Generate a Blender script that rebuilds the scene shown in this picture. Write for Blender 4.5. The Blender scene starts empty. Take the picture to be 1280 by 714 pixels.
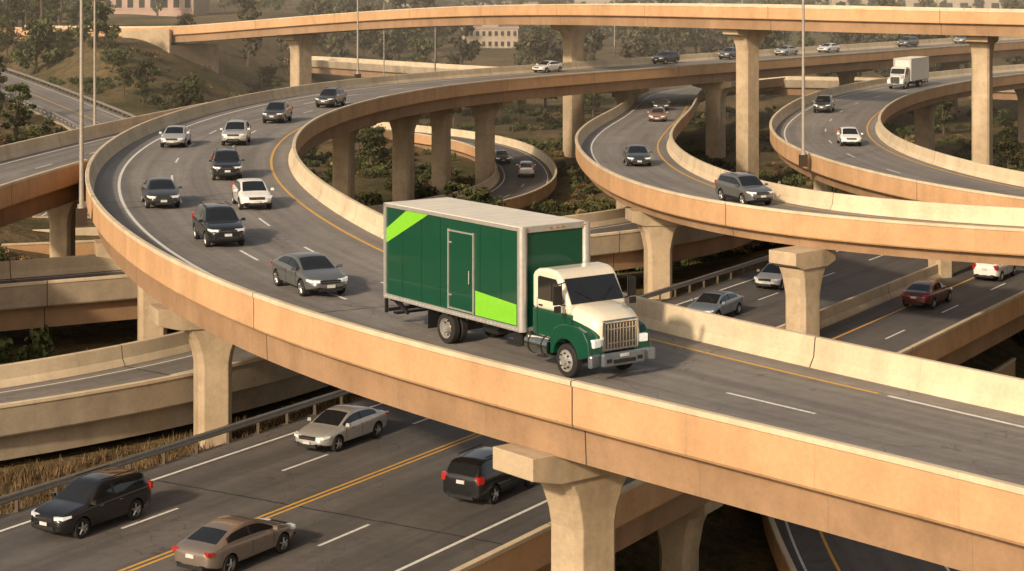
import bpy, bmesh, math, random
import numpy as np
from mathutils import Vector, Matrix
random.seed(7); rng=np.random.default_rng(7)
scn=bpy.context.scene
COL=scn.collection

# ------------------------------------------------------------------ materials
def new_mat(name):
    m=bpy.data.materials.new(name); m.use_nodes=True
    nt=m.node_tree; b=nt.nodes['Principled BSDF']
    return m,nt,b
def N(nt,t,**k):
    n=nt.nodes.new(t)
    for a,v in k.items(): setattr(n,a,v)
    return n
def ramp(nt,src,stops):
    r=N(nt,'ShaderNodeValToRGB'); e=r.color_ramp.elements
    while len(e)<len(stops): e.new(0.5)
    for i,(p,c) in enumerate(stops):
        e[i].position=p; e[i].color=(c[0],c[1],c[2],1) if hasattr(c,'__len__') else (c,c,c,1)
    nt.links.new(src,r.inputs[0]); return r.outputs[0]
def noise(nt,vec,scale,detail=4,rough=.6):
    n=N(nt,'ShaderNodeTexNoise'); n.inputs['Scale'].default_value=scale
    n.inputs['Detail'].default_value=detail; n.inputs['Roughness'].default_value=rough
    nt.links.new(vec,n.inputs['Vector']); return n.outputs['Fac']
def mapping(nt,vec,sc):
    n=N(nt,'ShaderNodeMapping'); n.inputs['Scale'].default_value=sc
    nt.links.new(vec,n.inputs['Vector']); return n.outputs[0]
def mixc(nt,fac,a,b,mode='MIX'):
    n=N(nt,'ShaderNodeMix',data_type='RGBA',blend_type=mode)
    for s,v in ((n.inputs[0],fac),(n.inputs[6],a),(n.inputs[7],b)):
        if isinstance(v,bpy.types.NodeSocket): nt.links.new(v,s)
        elif isinstance(v,(int,float)): s.default_value=v
        else: s.default_value=(v[0],v[1],v[2],1)
    return n.outputs[2]
def mathn(nt,op,a,b=None):
    n=N(nt,'ShaderNodeMath',operation=op)
    for i,v in enumerate((a,b)):
        if v is None: continue
        if isinstance(v,bpy.types.NodeSocket): nt.links.new(v,n.inputs[i])
        else: n.inputs[i].default_value=v
    return n.outputs[0]
def bump(nt,b,h,st=.3,dist=.02):
    n=N(nt,'ShaderNodeBump'); n.inputs['Strength'].default_value=st; n.inputs['Distance'].default_value=dist
    nt.links.new(h,n.inputs['Height']); nt.links.new(n.outputs[0],b.inputs['Normal'])
def simple(name,col,rough=.5,metal=0.,coat=0.,var=.12,scale=6,emit=0,spec=.5):
    m,nt,b=new_mat(name); tc=N(nt,'ShaderNodeTexCoord')
    f=noise(nt,tc.outputs['Object'],scale,2)
    c2=[max(0,c*(1-var*2)) for c in col]
    col_o=ramp(nt,f,[(.3,c2),(.7,col)])
    nt.links.new(col_o,b.inputs['Base Color'])
    b.inputs['Roughness'].default_value=rough; b.inputs['Metallic'].default_value=metal
    b.inputs['Coat Weight'].default_value=coat; b.inputs['Coat Roughness'].default_value=.05
    b.inputs['Specular IOR Level'].default_value=spec
    if emit:
        b.inputs['Emission Color'].default_value=(*col,1); b.inputs['Emission Strength'].default_value=emit
    return m

def concrete(name,col,dark,joints=18.0,streak=.2,jcol=(.16,.11,.07)):
    m,nt,b=new_mat(name); tc=N(nt,'ShaderNodeTexCoord')
    o=tc.outputs['Object']; uv=tc.outputs['UV']
    big=noise(nt,o,.22,4,.6); fine=noise(nt,o,7,4,.75); blot=noise(nt,o,1.1,5,.7)
    c=ramp(nt,big,[(.3,dark),(.68,col)])
    st=noise(nt,mapping(nt,uv,(.55,.12,1)),1.0,3,.5)
    c=mixc(nt,1.0,c,ramp(nt,st,[(.30,1-streak),(.55,1.0)]),'MULTIPLY')
    c=mixc(nt,1.0,c,ramp(nt,blot,[(.34,1-streak*.7),(.56,1.02)]),'MULTIPLY')
    c=mixc(nt,1.0,c,ramp(nt,fine,[(.25,.88),(.75,1.06)]),'MULTIPLY')
    if joints:
        sx=N(nt,'ShaderNodeSeparateXYZ'); nt.links.new(uv,sx.inputs[0])
        fr=mathn(nt,'FRACT',mathn(nt,'DIVIDE',sx.outputs[0],joints))
        j=mathn(nt,'LESS_THAN',fr,.05/joints)
        fr2=mathn(nt,'FRACT',mathn(nt,'DIVIDE',sx.outputs[0],joints/4))
        j2=mathn(nt,'MULTIPLY',mathn(nt,'LESS_THAN',fr2,.03/(joints/4)),.3)
        cell=mathn(nt,'FLOOR',mathn(nt,'DIVIDE',sx.outputs[0],joints/4))
        wn=N(nt,'ShaderNodeTexWhiteNoise',noise_dimensions='1D'); nt.links.new(cell,wn.inputs['W'])
        tone=ramp(nt,wn.outputs['Value'],[(0,.95),(1,1.02)])
        c=mixc(nt,1.0,c,tone,'MULTIPLY')
        c=mixc(nt,j2,c,jcol); c=mixc(nt,j,c,(.05,.035,.025))
    nt.links.new(c,b.inputs['Base Color']); b.inputs['Roughness'].default_value=.88
    b.inputs['Specular IOR Level'].default_value=.25
    bump(nt,b,fine,.25,.02)
    return m

def asphalt(name,lo,hi):
    m,nt,b=new_mat(name); tc=N(nt,'ShaderNodeTexCoord'); o=tc.outputs['Object']; uv=tc.outputs['UV']
    big=noise(nt,o,.12,4,.6); grain=noise(nt,o,22,3,.85); mid=noise(nt,o,1.6,4,.75)
    wear=noise(nt,mapping(nt,uv,(.02,.95,1)),1.0,4,.6)
    c=ramp(nt,big,[(.3,lo),(.7,hi)])
    c=mixc(nt,1.0,c,ramp(nt,wear,[(.35,.74),(.62,1.12)]),'MULTIPLY')
    c=mixc(nt,1.0,c,ramp(nt,mid,[(.3,.84),(.7,1.1)]),'MULTIPLY')
    c=mixc(nt,1.0,c,ramp(nt,grain,[(.3,.72),(.7,1.28)]),'MULTIPLY')
    sx=N(nt,'ShaderNodeSeparateXYZ'); nt.links.new(uv,sx.inputs[0])
    wob=mathn(nt,'MULTIPLY',mid,.25)
    fr=mathn(nt,'FRACT',mathn(nt,'DIVIDE',mathn(nt,'ADD',sx.outputs[0],wob),36.0))
    c=mixc(nt,mathn(nt,'LESS_THAN',fr,.0028),c,(.03,.026,.022))
    vo=N(nt,'ShaderNodeTexVoronoi',feature='DISTANCE_TO_EDGE'); vo.inputs['Scale'].default_value=.11
    dist=N(nt,'ShaderNodeVectorMath',operation='ADD')
    nz=N(nt,'ShaderNodeTexNoise'); nz.inputs['Scale'].default_value=.5; nt.links.new(o,nz.inputs['Vector'])
    sc=N(nt,'ShaderNodeVectorMath',operation='SCALE'); sc.inputs['Scale'].default_value=5; nt.links.new(nz.outputs['Color'],sc.inputs[0])
    nt.links.new(o,dist.inputs[0]); nt.links.new(sc.outputs[0],dist.inputs[1]); nt.links.new(dist.outputs[0],vo.inputs['Vector'])
    crack=mathn(nt,'MULTIPLY',mathn(nt,'LESS_THAN',vo.outputs['Distance'],.003),.35)
    c=mixc(nt,crack,c,(.03,.026,.022))
    nt.links.new(c,b.inputs['Base Color']); b.inputs['Roughness'].default_value=.72
    b.inputs['Specular IOR Level'].default_value=.4
    bump(nt,b,grain,.3,.01)
    return m

def paint_mark(name,col):
    m,nt,b=new_mat(name); tc=N(nt,'ShaderNodeTexCoord'); o=tc.outputs['Object']
    f=noise(nt,o,5,5,.8)
    c=mixc(nt,ramp(nt,f,[(.32,.6),(.5,0)]),col,(.2,.18,.16))
    nt.links.new(c,b.inputs['Base Color']); b.inputs['Roughness'].default_value=.7
    return m

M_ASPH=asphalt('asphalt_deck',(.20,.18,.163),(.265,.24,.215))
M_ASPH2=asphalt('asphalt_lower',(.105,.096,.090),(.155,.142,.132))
M_CREAM=concrete('barrier_concrete_cream',(.74,.62,.44),(.64,.51,.35),18.0,.14,(.4,.3,.2))
M_TAN=concrete('fascia_painted_tan',(.64,.395,.215),(.56,.335,.175),18.0,.12,(.3,.18,.1))
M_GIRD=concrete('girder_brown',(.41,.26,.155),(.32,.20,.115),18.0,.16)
M_PIER=concrete('pier_concrete',(.56,.44,.30),(.44,.335,.22),0,.25)
M_GREY=concrete('grey_concrete',(.46,.375,.275),(.36,.285,.20),18.0,.2,(.2,.15,.1))
M_WHITE=paint_mark('marking_white',(.80,.78,.72))
M_YEL=paint_mark('marking_yellow',(.72,.40,.07))
M_STEEL=simple('galvanised_steel',(.36,.35,.33),.5,.5)
M_POST=simple('timber_post',(.12,.09,.06),.8)

# ------------------------------------------------------------------ mesh accumulator
class MB:
    def __init__(s): s.v=[];s.f=[];s.m=[];s.sm=[]
    def add(s,vs,fs,mat=0,smooth=False):
        o=len(s.v); s.v+= [tuple(v) for v in vs]
        for i,f in enumerate(fs):
            s.f.append(tuple(o+k for k in f)); s.m.append(mat[i] if isinstance(mat,list) else mat); s.sm.append(smooth)
    def box(s,c,d,mat=0,rz=0,ry=0,taper=1.0):
        R=Matrix.Rotation(rz,3,'Z')@Matrix.Rotation(ry,3,'Y')
        vs=[]
        for z in(-1,1):
            k=taper if z>0 else 1
            for x,y in((-1,-1),(1,-1),(1,1),(-1,1)):
                vs.append(R@Vector((x*d[0]/2*k,y*d[1]/2*k,z*d[2]/2))+Vector(c))
        s.add(vs,[(3,2,1,0),(4,5,6,7),(0,1,5,4),(1,2,6,5),(2,3,7,6),(3,0,4,7)],mat)
    def tube(s,p,q,r0,r1=None,n=8,mat=0,caps=True):
        r1=r0 if r1 is None else r1
        p=Vector(p);q=Vector(q);d=(q-p).normalized()
        a=d.orthogonal().normalized(); b=d.cross(a)
        vs=[p+(a*math.cos(t)+b*math.sin(t))*r0 for t in [2*math.pi*i/n for i in range(n)]]
        vs+=[q+(a*math.cos(t)+b*math.sin(t))*r1 for t in [2*math.pi*i/n for i in range(n)]]
        fs=[(i,(i+1)%n,n+(i+1)%n,n+i) for i in range(n)]
        s.add(vs,fs,mat,True)
        if caps: s.add(vs,[tuple(range(n-1,-1,-1)),tuple(range(n,2*n))],mat)
    def lathe_y(s,c,prof,n=24,mat=0,side=1):
        vs=[]
        for r,y in prof:
            for i in range(n):
                t=2*math.pi*i/n; vs.append((c[0]+r*math.cos(t),c[1]+y*side,c[2]+r*math.sin(t)))
        fs=[];ms=[]
        for k in range(len(prof)-1):
            for i in range(n):
                f=(k*n+i,k*n+(i+1)%n,(k+1)*n+(i+1)%n,(k+1)*n+i)
                fs.append(f if side<0 else f[::-1]); ms.append(mat[k] if isinstance(mat,list) else mat)
        s.add(vs,fs,ms,True)
    def extr(s,poly,y0,y1,mat=0):
        n=len(poly)
        vs=[(x,y0,z) for x,z in poly]+[(x,y1,z) for x,z in poly]
        fs=[(i,(i+1)%n,n+(i+1)%n,n+i) for i in range(n)]+[tuple(range(n-1,-1,-1)),tuple(range(n,2*n))]
        s.add(vs,fs,mat)
    def mesh(s,name,mats,sharp=None,fixn=False):
        me=bpy.data.meshes.new(name); me.from_pydata(s.v,[],s.f)
        for m in mats: me.materials.append(m)
        me.polygons.foreach_set('material_index',s.m); me.polygons.foreach_set('use_smooth',s.sm)
        if fixn:
            bm=bmesh.new(); bm.from_mesh(me); bmesh.ops.recalc_face_normals(bm,faces=bm.faces); bm.to_mesh(me); bm.free()
        if sharp: me.set_sharp_from_angle(angle=math.radians(sharp))
        me.update(); return me
    def obj(s,name,mats,parent=None,bevel=0,sharp=None,fixn=False):
        o=bpy.data.objects.new(name,s.mesh(name,mats,sharp,fixn)); COL.objects.link(o)
        if parent: o.parent=parent
        if bevel:
            b=o.modifiers.new('b','BEVEL'); b.width=bevel; b.segments=2; b.limit_method='ANGLE'
        return o
def empty(name,loc=(0,0,0),rz=0):
    e=bpy.data.objects.new(name,None); e.location=loc; e.rotation_euler=(0,0,rz); COL.objects.link(e); return e

# ------------------------------------------------------------------ road paths
def spline(P,step=2.0,passes=4,win=3):
    P=np.array(P,float); Q=np.vstack([2*P[0]-P[1],P,2*P[-1]-P[-2]]); out=[]
    for i in range(len(P)-1):
        p0,p1,p2,p3=Q[i:i+4]
        for t in np.linspace(0,1,24,endpoint=False):
            out.append(.5*((2*p1)+(-p0+p2)*t+(2*p0-5*p1+4*p2-p3)*t*t+(-p0+3*p1-3*p2+p3)*t**3))
    out.append(P[-1]); out=np.array(out)
    d=np.r_[0,np.cumsum(np.linalg.norm(np.diff(out[:,:2],axis=0),axis=1))]
    n=max(3,int(d[-1]/step)+1); u=np.linspace(0,d[-1],n)
    S=np.stack([np.interp(u,d,out[:,k]) for k in range(out.shape[1])],1)
    for _ in range(passes):
        T=S.copy()
        for i in range(1,n-1):
            w=min(win,i,n-1-i); T[i]=S[i-w:i+w+1].mean(0)
        S=T
    return S
def frames(S):
    t=np.gradient(S[:,:2],axis=0); t/=np.linalg.norm(t,axis=1)[:,None]
    n=np.stack([t[:,1],-t[:,0]],1); u=np.r_[0,np.cumsum(np.linalg.norm(np.diff(S[:,:2],axis=0),axis=1))]
    return t,n,u

def side_profile(hw,kind,dep):
    if kind=='bar':
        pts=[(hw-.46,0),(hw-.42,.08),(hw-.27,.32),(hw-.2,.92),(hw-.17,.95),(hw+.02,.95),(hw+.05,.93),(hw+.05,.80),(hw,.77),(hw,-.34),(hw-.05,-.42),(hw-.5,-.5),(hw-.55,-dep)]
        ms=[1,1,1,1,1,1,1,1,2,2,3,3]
    elif kind=='kerb':
        pts=[(hw,0),(hw,-.12),(hw+.02,-.3),(hw+.02,-dep)]; ms=[1,3,3]
    return pts,ms
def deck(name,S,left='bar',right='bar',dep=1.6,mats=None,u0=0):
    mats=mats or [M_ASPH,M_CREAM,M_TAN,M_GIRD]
    t,n,u=frames(S); u=u+u0; rows=[]
    for i,(x,y,z,w) in enumerate(S):
        R,mR=side_profile(w/2,right,dep); L,mL=side_profile(w/2,left,dep)
        prof=R+[(-a,b) for a,b in L[::-1]]; seg=mR+[3]+mL[::-1]+[0]
        rows.append([(x+n[i,0]*a,y+n[i,1]*a,z+b) for a,b in prof])
    k=len(prof); m=len(S)
    cum=np.r_[0,np.cumsum([math.dist(prof[j],prof[(j+1)%k]) for j in range(k)])]
    V=[p for r in rows for p in r]; F=[];MI=[];UV=[]
    for i in range(m-1):
        for j in range(k):
            j2=(j+1)%k
            F.append((i*k+j,(i+1)*k+j,(i+1)*k+j2,i*k+j2)); MI.append(seg[j])
            if j==k-1: v0,v1=prof[j][0],prof[0][0]
            else: v0,v1=cum[j],cum[j+1]
            UV+=[(u[i],v0),(u[i+1],v0),(u[i+1],v1),(u[i],v1)]
    F.append(tuple(range(k))); MI.append(3); UV+=[(0.3,0.2)]*k
    F.append(tuple((m-1)*k+j for j in range(k-1,-1,-1))); MI.append(3); UV+=[(0.3,0.2)]*k
    me=bpy.data.meshes.new(name); me.from_pydata(V,[],F)
    for q in mats: me.materials.append(q)
    me.polygons.foreach_set('material_index',MI); me.polygons.foreach_set('use_smooth',[True]*len(F))
    uvl=me.uv_layers.new(name='UVMap'); uvl.data.foreach_set('uv',np.array(UV,dtype=np.float32).ravel())
    bm=bmesh.new(); bm.from_mesh(me); bmesh.ops.recalc_face_normals(bm,faces=bm.faces); bm.to_mesh(me); bm.free()
    me.set_sharp_from_angle(angle=math.radians(18)); me.update()
    o=bpy.data.objects.new(name,me); COL.objects.link(o); return o
def at(S,fr,uu):
    t,n,u=fr
    f=lambda a:np.interp(uu,u,a)
    return f(S[:,0]),f(S[:,1]),f(S[:,2]),f(S[:,3]),f(n[:,0]),f(n[:,1])
MK=MB()
def mark(S,off,mat,width=.14,dash=None,u0=0,u1=None,start=0):
    fr=frames(S); U=fr[2][-1]; u1=U if u1 is None else min(u1,U)
    segs=[]
    if dash:
        q=u0+start
        while q+dash[0]<u1: segs.append((q,q+dash[0])); q+=dash[1]
    else: segs=[(u0,u1)]
    for a,b in segs:
        k=max(2,int((b-a)/1.5)+1); vs=[]
        for uu in np.linspace(a,b,k):
            x,y,z,w,nx,ny=at(S,fr,uu); o=off(w) if callable(off) else off
            for e in(-width/2,width/2): vs.append((x+nx*(o+e),y+ny*(o+e),z+.008))
        MK.add(vs,[(2*i,2*i+1,2*i+3,2*i+2) for i in range(k-1)],mat)

A=spline([(38,16,7,9.3),(26,34,7,9.3),(15.4,48,7,9.6),(4.6,60.8,7,10.8),(-1.6,68.7,7,11.6),(-7.2,78.7,7,12.2),(-11.4,88.7,7,12.6),(-15.1,99.6,7,13),(-18.1,110.9,7,13),(-20.3,121.7,7,13),
 (-22.1,138,7,13),(-22.2,158,7,13),(-18.8,182,7,13.6),(-10.5,207,7,14.6),(6,231,7,15.6),(21.5,251,7,16),(42,277,7,16),(66,307,7,15.5),(95,342,7,15),(150,405,7,15)],2.0)
B=spline([(90,92,5,9.6),(64,101,5,9.6),(47,108,5,9.6),(38,115,5,9.6),(33,123,5,9.6),(29.2,134,5,9.8),(27.1,148,5,10),(26.9,162,5,10),(28.7,177,5,10),(32,192,5,10),(38.5,214,5,10.5),(49.5,238,5,11),(64,260,5,11),(85,283,5,11),(125,312,5,11)],2.0)
C=spline([(80,80,6,8.6),(60,88,6,8.6),(42,94.8,6,8.6),(27,99.5,6,8.6),(19.8,102.8,6,8.4),(15.7,106.5,6,8.2),(13.1,112,5.9,8),(10.8,121,5.8,7.8),(9.1,136,5.5,7.6),(8.9,152,5.2,7.8),(9.6,166,4.8,8.2),(12.1,188,4.2,8.6),(16.4,220,3.2,8.6),(20,250,2.5,8.6),(25,280,2,8.6),(40,310,1.5,8.6)],2.0)
D=spline([(-60,300,-3,8),(-35,288,-3.4,8),(-18,275,-3.5,8),(-6.5,260,-3.5,8),(-.5,242,-3.5,7.4),(1.8,218,-3.5,6.8),(.6,200,-3.5,7),(-5,185,-3.5,7.6),(-15,173,-3.3,8),(-32,160,-3,8),(-60,145,-2,8)],2.0)
E=spline([(-37,55,6.96,9),(-35,80,6.96,9),(-33,107,6.96,9),(-30.3,130,6.96,9),(-27,152,6.96,9),(-23,172,6.96,9)],2.0)
F=spline([(150,172,14,10),(90,184,14.4,10),(48,196,14.8,10),(26,212,15.0,10),(8.3,240,14.6,10),(-6,262,13.8,10),(-16,275,13,10),(-34,292,11.4,10),(-54,306,9.6,10),(-85,322,9.3,10)],2.5)
G=spline([(-95,398,2,9),(-48,375,2,9),(-23,347,2,9),(-3,325,2,9),(25,312,1.5,9),(60,312,1,9),(110,305,0,9)],3)
H1=spline([(-60,92,2.5,8),(-38,99,2.5,8),(-22,107.5,2.5,8),(-8,116,2.5,8),(6,124,2.5,8),(14,136,2.2,8),(17,152,1.5,8),(20,172,0,8)],2.0)
J=spline([(-46,70,1.2,7.4),(-32,75.5,1.2,7.4),(-22.6,81,1.2,7.4),(-16.6,86.3,1.2,7.4),(-12.9,91.5,1.2,7.4),(-8,101,1.2,7.4),(-6,110,1,7.4)],2.0)
kd=np.array([.5208,.8537]); kn=np.array([kd[1],-kd[0]])
def Kp(Y,off):
    p=np.array([-51.66+.61*Y,Y])+kn*off; return p
K=spline([(*Kp(Y,1.35),0,19.3) for Y in (10,60,110,160,220,300)],2.5)
L=spline([(15.4,40,-5.3,8),(15.6,60,-5.3,8),(15.4,75,-5.3,8),(15.2,88,-5.3,8),(17.5,103,-5.3,8),(28,122,-5.3,8)],2.0)
Mr=spline([(-110,335,7.5,9),(-90,305,5,9),(-75,280,3.6,9),(-60,252,2.2,9),(-46,226,.6,9),(-38,200,-.8,9),(-38,170,-2,9)],2.5)

deck('ramp_deck',A)
deck('ramp_deck',B,dep=1.15); deck('ramp_deck',C,dep=1.0)
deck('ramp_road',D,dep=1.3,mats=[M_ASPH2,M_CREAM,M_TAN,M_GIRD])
ie=int(np.argmax(E[:,1]>120)); deck('side_ramp_deck',E[:ie+1]); deck('side_ramp_merge',E[ie:],right='kerb')
deck('flyover_deck',F,mats=[M_ASPH,M_CREAM,M_TAN,M_GIRD])
deck('connector_road',G,mats=[M_ASPH2,M_CREAM,M_GREY,M_GIRD])
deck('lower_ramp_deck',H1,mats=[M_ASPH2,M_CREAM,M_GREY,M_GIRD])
deck('lower_ramp_deck',J,mats=[M_ASPH,M_CREAM,M_GREY,M_GREY],dep=1.5)
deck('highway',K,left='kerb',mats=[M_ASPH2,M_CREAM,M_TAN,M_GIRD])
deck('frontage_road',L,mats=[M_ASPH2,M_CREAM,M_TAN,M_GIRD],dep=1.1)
deck('hillside_road',Mr,left='kerb',right='kerb',dep=.8,mats=[M_ASPH,M_GREY,M_GREY,M_GREY])

# lane markings
e=lambda d:(lambda w:-(w/2-d)); ei=lambda d:(lambda w:(w/2-d))
mark(A,e(1.9),0,.17)
def uAt(S,Y):
    t,n,u=frames(S); return u[int(np.argmin(abs(S[:,1]-Y)))]
ua=uAt(A,76); ub=uAt(A,56.5)
mark(A,ei(1.6),1,.16,None,ub); mark(A,ei(1.6),0,.16,None,0,ub-.4)
mark(A,lambda w:.1,0,.14,(3.6,11),0,ua-4,start=5.5)
mark(A,lambda w:-(w/2-1.9)+(w-3.5)/3,0,.14,(3.2,11),ua)
mark(A,lambda w:-(w/2-1.9)+2*(w-3.5)/3,0,.14,(3.2,11),ua)
for S in (B,C,E,J,G,F):
    mark(S,e(1.3),0,.13); mark(S,ei(1.2),1,.13)
mark(B,0,0,.12,(3,12)); mark(E,0,0,.12,(3,10)); mark(J,0,0,.12,(2.4,9)); mark(C,0,0,.12,(3,12),0,45)
for S in (D,H1,L): mark(S,e(1.0),0,.12); mark(S,ei(1.0),0,.12)
mark(D,0,0,.12,(3,10)); mark(L,-1.6,1,.14)
mark(Mr,0,1,.14); mark(Mr,e(.8),0,.13); mark(Mr,ei(.8),0,.13)
k0=-1.35
uK=uAt(K,92)
mark(K,k0-6.9,0,.16); mark(K,k0+7.7,0,.16,None,0,uK); mark(K,k0+9.7,0,.16,None,uK)
mark(K,k0-.15,1,.13,None,0,uK); mark(K,k0+.15,1,.13,None,0,uK)
mark(K,k0-3.45,0,.14,(3,9.2),start=2); mark(K,k0+3.8,0,.14,(3,9.2),0,uK,start=4)
mark(K,k0+1.5,0,.14,None,uK); mark(K,k0+5.0,1,.15,None,uK); mark(K,k0+7.4,0,.13,(3,9.2),uK)
MK.obj('lane_markings',[M_WHITE,M_YEL])

def jersey(name,S,off,u0,u1,mat):
    fr=frames(S); prof=[(-.32,-.02),(-.3,.1),(-.14,.34),(-.1,.9),(.1,.9),(.14,.34),(.3,.1),(.32,-.02)]
    us=np.arange(u0,u1,2.0); V=[];Fc=[];UV=[];k=len(prof)
    for uu in us:
        x,y,z,w,nx,ny=at(S,fr,uu)
        V+=[(x+nx*(off+a),y+ny*(off+a),z+b) for a,b in prof]
    for i in range(len(us)-1):
        for j in range(k-1):
            Fc.append((i*k+j,(i+1)*k+j,(i+1)*k+j+1,i*k+j+1)); UV+=[(us[i],j*.4),(us[i+1],j*.4),(us[i+1],j*.4+.4),(us[i],j*.4+.4)]
    Fc.append(tuple(range(k))); UV+=[(1,1)]*k; Fc.append(tuple((len(us)-1)*k+j for j in range(k-1,-1,-1))); UV+=[(1,1)]*k
    me=bpy.data.meshes.new(name); me.from_pydata(V,[],Fc); me.materials.append(mat)
    me.uv_layers.new(name='UVMap').data.foreach_set('uv',np.array(UV,dtype=np.float32).ravel())
    o=bpy.data.objects.new(name,me); COL.objects.link(o)
jersey('median_barrier',K,k0+3.0,uK-6,frames(K)[2][-1]-3,M_CREAM)

def guardrail(S,off,u0=0,u1=None,z0=0):
    fr=frames(S); u1=u1 or fr[2][-1]; mb=MB()
    prof=[(0,.48),(.05,.53),(.05,.58),(0,.63),(.05,.68),(.05,.74),(0,.80)]
    us=np.arange(u0,u1,2.0); k=len(prof); V=[]
    for uu in us:
        x,y,z,w,nx,ny=at(S,fr,uu); o=off(w) if callable(off) else off
        V+=[(x+nx*(o+a),y+ny*(o+a),z+z0+b) for a,b in prof]
        mb.box((x+nx*(o-.12),y+ny*(o-.12),z+z0+.1),(.12,.18,1.3),1)
    mb.add(V,[(i*k+j,(i+1)*k+j,(i+1)*k+j+1,i*k+j+1) for i in range(len(us)-1) for j in range(k-1)],0,True)
    mb.obj('guardrail',[M_STEEL,M_POST])
guardrail(K,-9.45,0,None,0); guardrail(Mr,ei(.25)); guardrail(Mr,e(.25))

# ------------------------------------------------------------------ piers
def tang(S,x,y):
    t,n,u=frames(S); i=int(np.argmin((S[:,0]-x)**2+(S[:,1]-y)**2)); return t[i],n[i],S[i]
def pier(S,x,y,zb,cap=5.0,w=1.5,dep=1.6,d=1.3):
    if S is C: dep=1.0
    if S is B: dep=1.15
    t,n,s=tang(S,x,y); zt=s[2]-dep+.04; mb=MB(); ang=math.atan2(n[1],n[0])
    R=Matrix.Rotation(ang,3,'Z'); c=.22
    def ring(a,b,z):
        q=[(-a+c,-b),(a-c,-b),(a,-b+c),(a,b-c),(a-c,b),(-a+c,b),(-a,b-c),(-a,-b+c)]
        return [R@Vector((p[0],p[1],0))+Vector((x,y,z)) for p in q]
    ch=.95; zc=zt-ch; fl=min(.6,cap*.12)
    lv=[(w/2*1.0,d/2,zb-1),(w/2,d/2,zc-1.6),(w/2+.08,d/2+.02,zc-1.1),(w/2+fl*.45,d/2+.08,zc-.5),(w/2+fl,d/2+.12,zc+.02)]
    V=[p for a,b,z in lv for p in ring(a,b,z)]
    mb.add(V,[(i*8+j,i*8+(j+1)%8,(i+1)*8+(j+1)%8,(i+1)*8+j) for i in range(len(lv)-1) for j in range(8)],0)
    a,b=cap/2,d/2+.22
    pr=[(-a,zt),(-a,zt-ch*.72),(-a*.6,zc),(a*.6,zc),(a,zt-ch*.72),(a,zt)]
    V=[R@Vector((p,sg*b,0))+Vector((x,y,z)) for sg in(-1,1) for p,z in pr]; k=6
    mb.add(V,[(i,(i+1)%k,k+(i+1)%k,k+i) for i in range(k)]+[tuple(range(k-1,-1,-1)),tuple(range(k,2*k))],0)
    o=mb.obj('bridge_pier',[M_PIER],bevel=.03,fixn=True)
    me=o.data; uvl=me.uv_layers.new(name='UVMap')
    uv=[]
    for l in me.loops:
        co=me.vertices[l.vertex_index].co; uv+=[co.x*1.3+co.y*.9,co.z]
    uvl.data.foreach_set('uv',uv)
pier(A,2.2,59.4,-6.5,5.6,1.7,d=1.5); pier(A,-13.0,83.4,-.5,5.2,1.5); pier(A,-19.3,103,-.5,6)
pier(A,-16.3,186,-4.5,6,1.9,d=1.6); pier(A,-11.2,198,-4.6,5,2,d=1.6); pier(A,-7.6,206,-4.6,4,1.8,d=1.5); pier(A,-3.0,213,-4.6,6,1.9,d=1.6)
pier(A,14,238,-4.6,6,1.8); pier(A,26.3,248,-4.6,6,2.2,d=1.8); pier(A,50,287,-4,8,2); pier(A,72,315,-4,8,2); pier(A,-22,150,-3,8,1.7); pier(A,30,30,-6,6,1.6)
pier(E,-30.2,129,-.5,6.5,1.5); pier(E,-34,92,-.5,6,1.5)
pier(C,9.2,121,-1,3.8,1.6,d=1.4); pier(C,*Kp(104.7,3.9),-.5,3.4,1.6,d=1.4); pier(C,8.9,150,-4.6,4.6,1.5); pier(C,10.8,178,-4.6,5,1.5); pier(C,15,212,-4.6,5,1.5); pier(C,36,97.2,-6,5,1.5); pier(C,58,89,-6,5,1.5)
pier(B,*Kp(126,3.0),-.5,6,1.3); pier(B,26.9,153,-4.6,5.5,1.6); pier(B,29.2,181,-4.6,5.5,1.5); pier(B,41,221,-4.6,6,1.9); pier(B,52,242,-4.6,6,2.2,d=1.7); pier(B,72,269,-4.6,6,2); pier(B,46,108.5,-6,6,1.5)
pier(F,48,196,-4.6,5.6,2.1,d=1.8); pier(F,26,212,-4.6,5.6,2.2,d=1.8); pier(F,8.0,250,-4.6,5.6,2.3,d=2); pier(F,-32,291,-4,5.6,3,d=2); pier(F,86,185,-4.6,5.6,2); 
pier(K,*Kp(106,8.6),-6.5,3.2,1.5); pier(K,*Kp(84,8.6),-6.5,3.2,1.4); pier(K,*Kp(64,8.6),-6.5,3.2,1.4)

# ------------------------------------------------------------------ terrain
def sm(v,a,b):
    t=np.clip((v-a)/(b-a),0,1); return t*t*(3-2*t)
def ground(X,Y):
    X=np.asarray(X,float);Y=np.asarray(Y,float)
    d=(X-(-51.66+.61*Y))*.854
    pl=1-sm(Y,112,165)
    zl=-.45*pl-4.6*(1-pl)
    st=sm(d,-26,-10); zl=zl*(1-st)-.75*st
    t=sm(d,-5,9); z=zl*(1-t)-6.3*t
    z=z+(-4.6+6.3)*sm(Y,150,210)*t
    q=sm(Y,330,430); z=z*(1-q)
    h=sm(-X,40,60)*sm(Y,238,300)
    z=z+13.6*h*(1-.35*q)+5.6*sm(-X,28,48)*sm(Y,120,180)*(1-h)
    z=z+18*sm(Y,600,1700)
    z=z+.35*np.sin(X*.21+1.3*np.sin(Y*.11))*np.cos(Y*.17+X*.05)*sm(np.abs(d+2),14,30)
    dm=np.full(z.shape,1e9); zm=np.zeros(z.shape)
    for x,y,zz,w in Mr[::2]:
        dd=np.hypot(X-x,Y-y); k=dd<dm; dm=np.where(k,dd,dm); zm=np.where(k,zz,zm)
    k=1-sm(dm,6,16); return z*(1-k)+(zm-.25)*k
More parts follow.
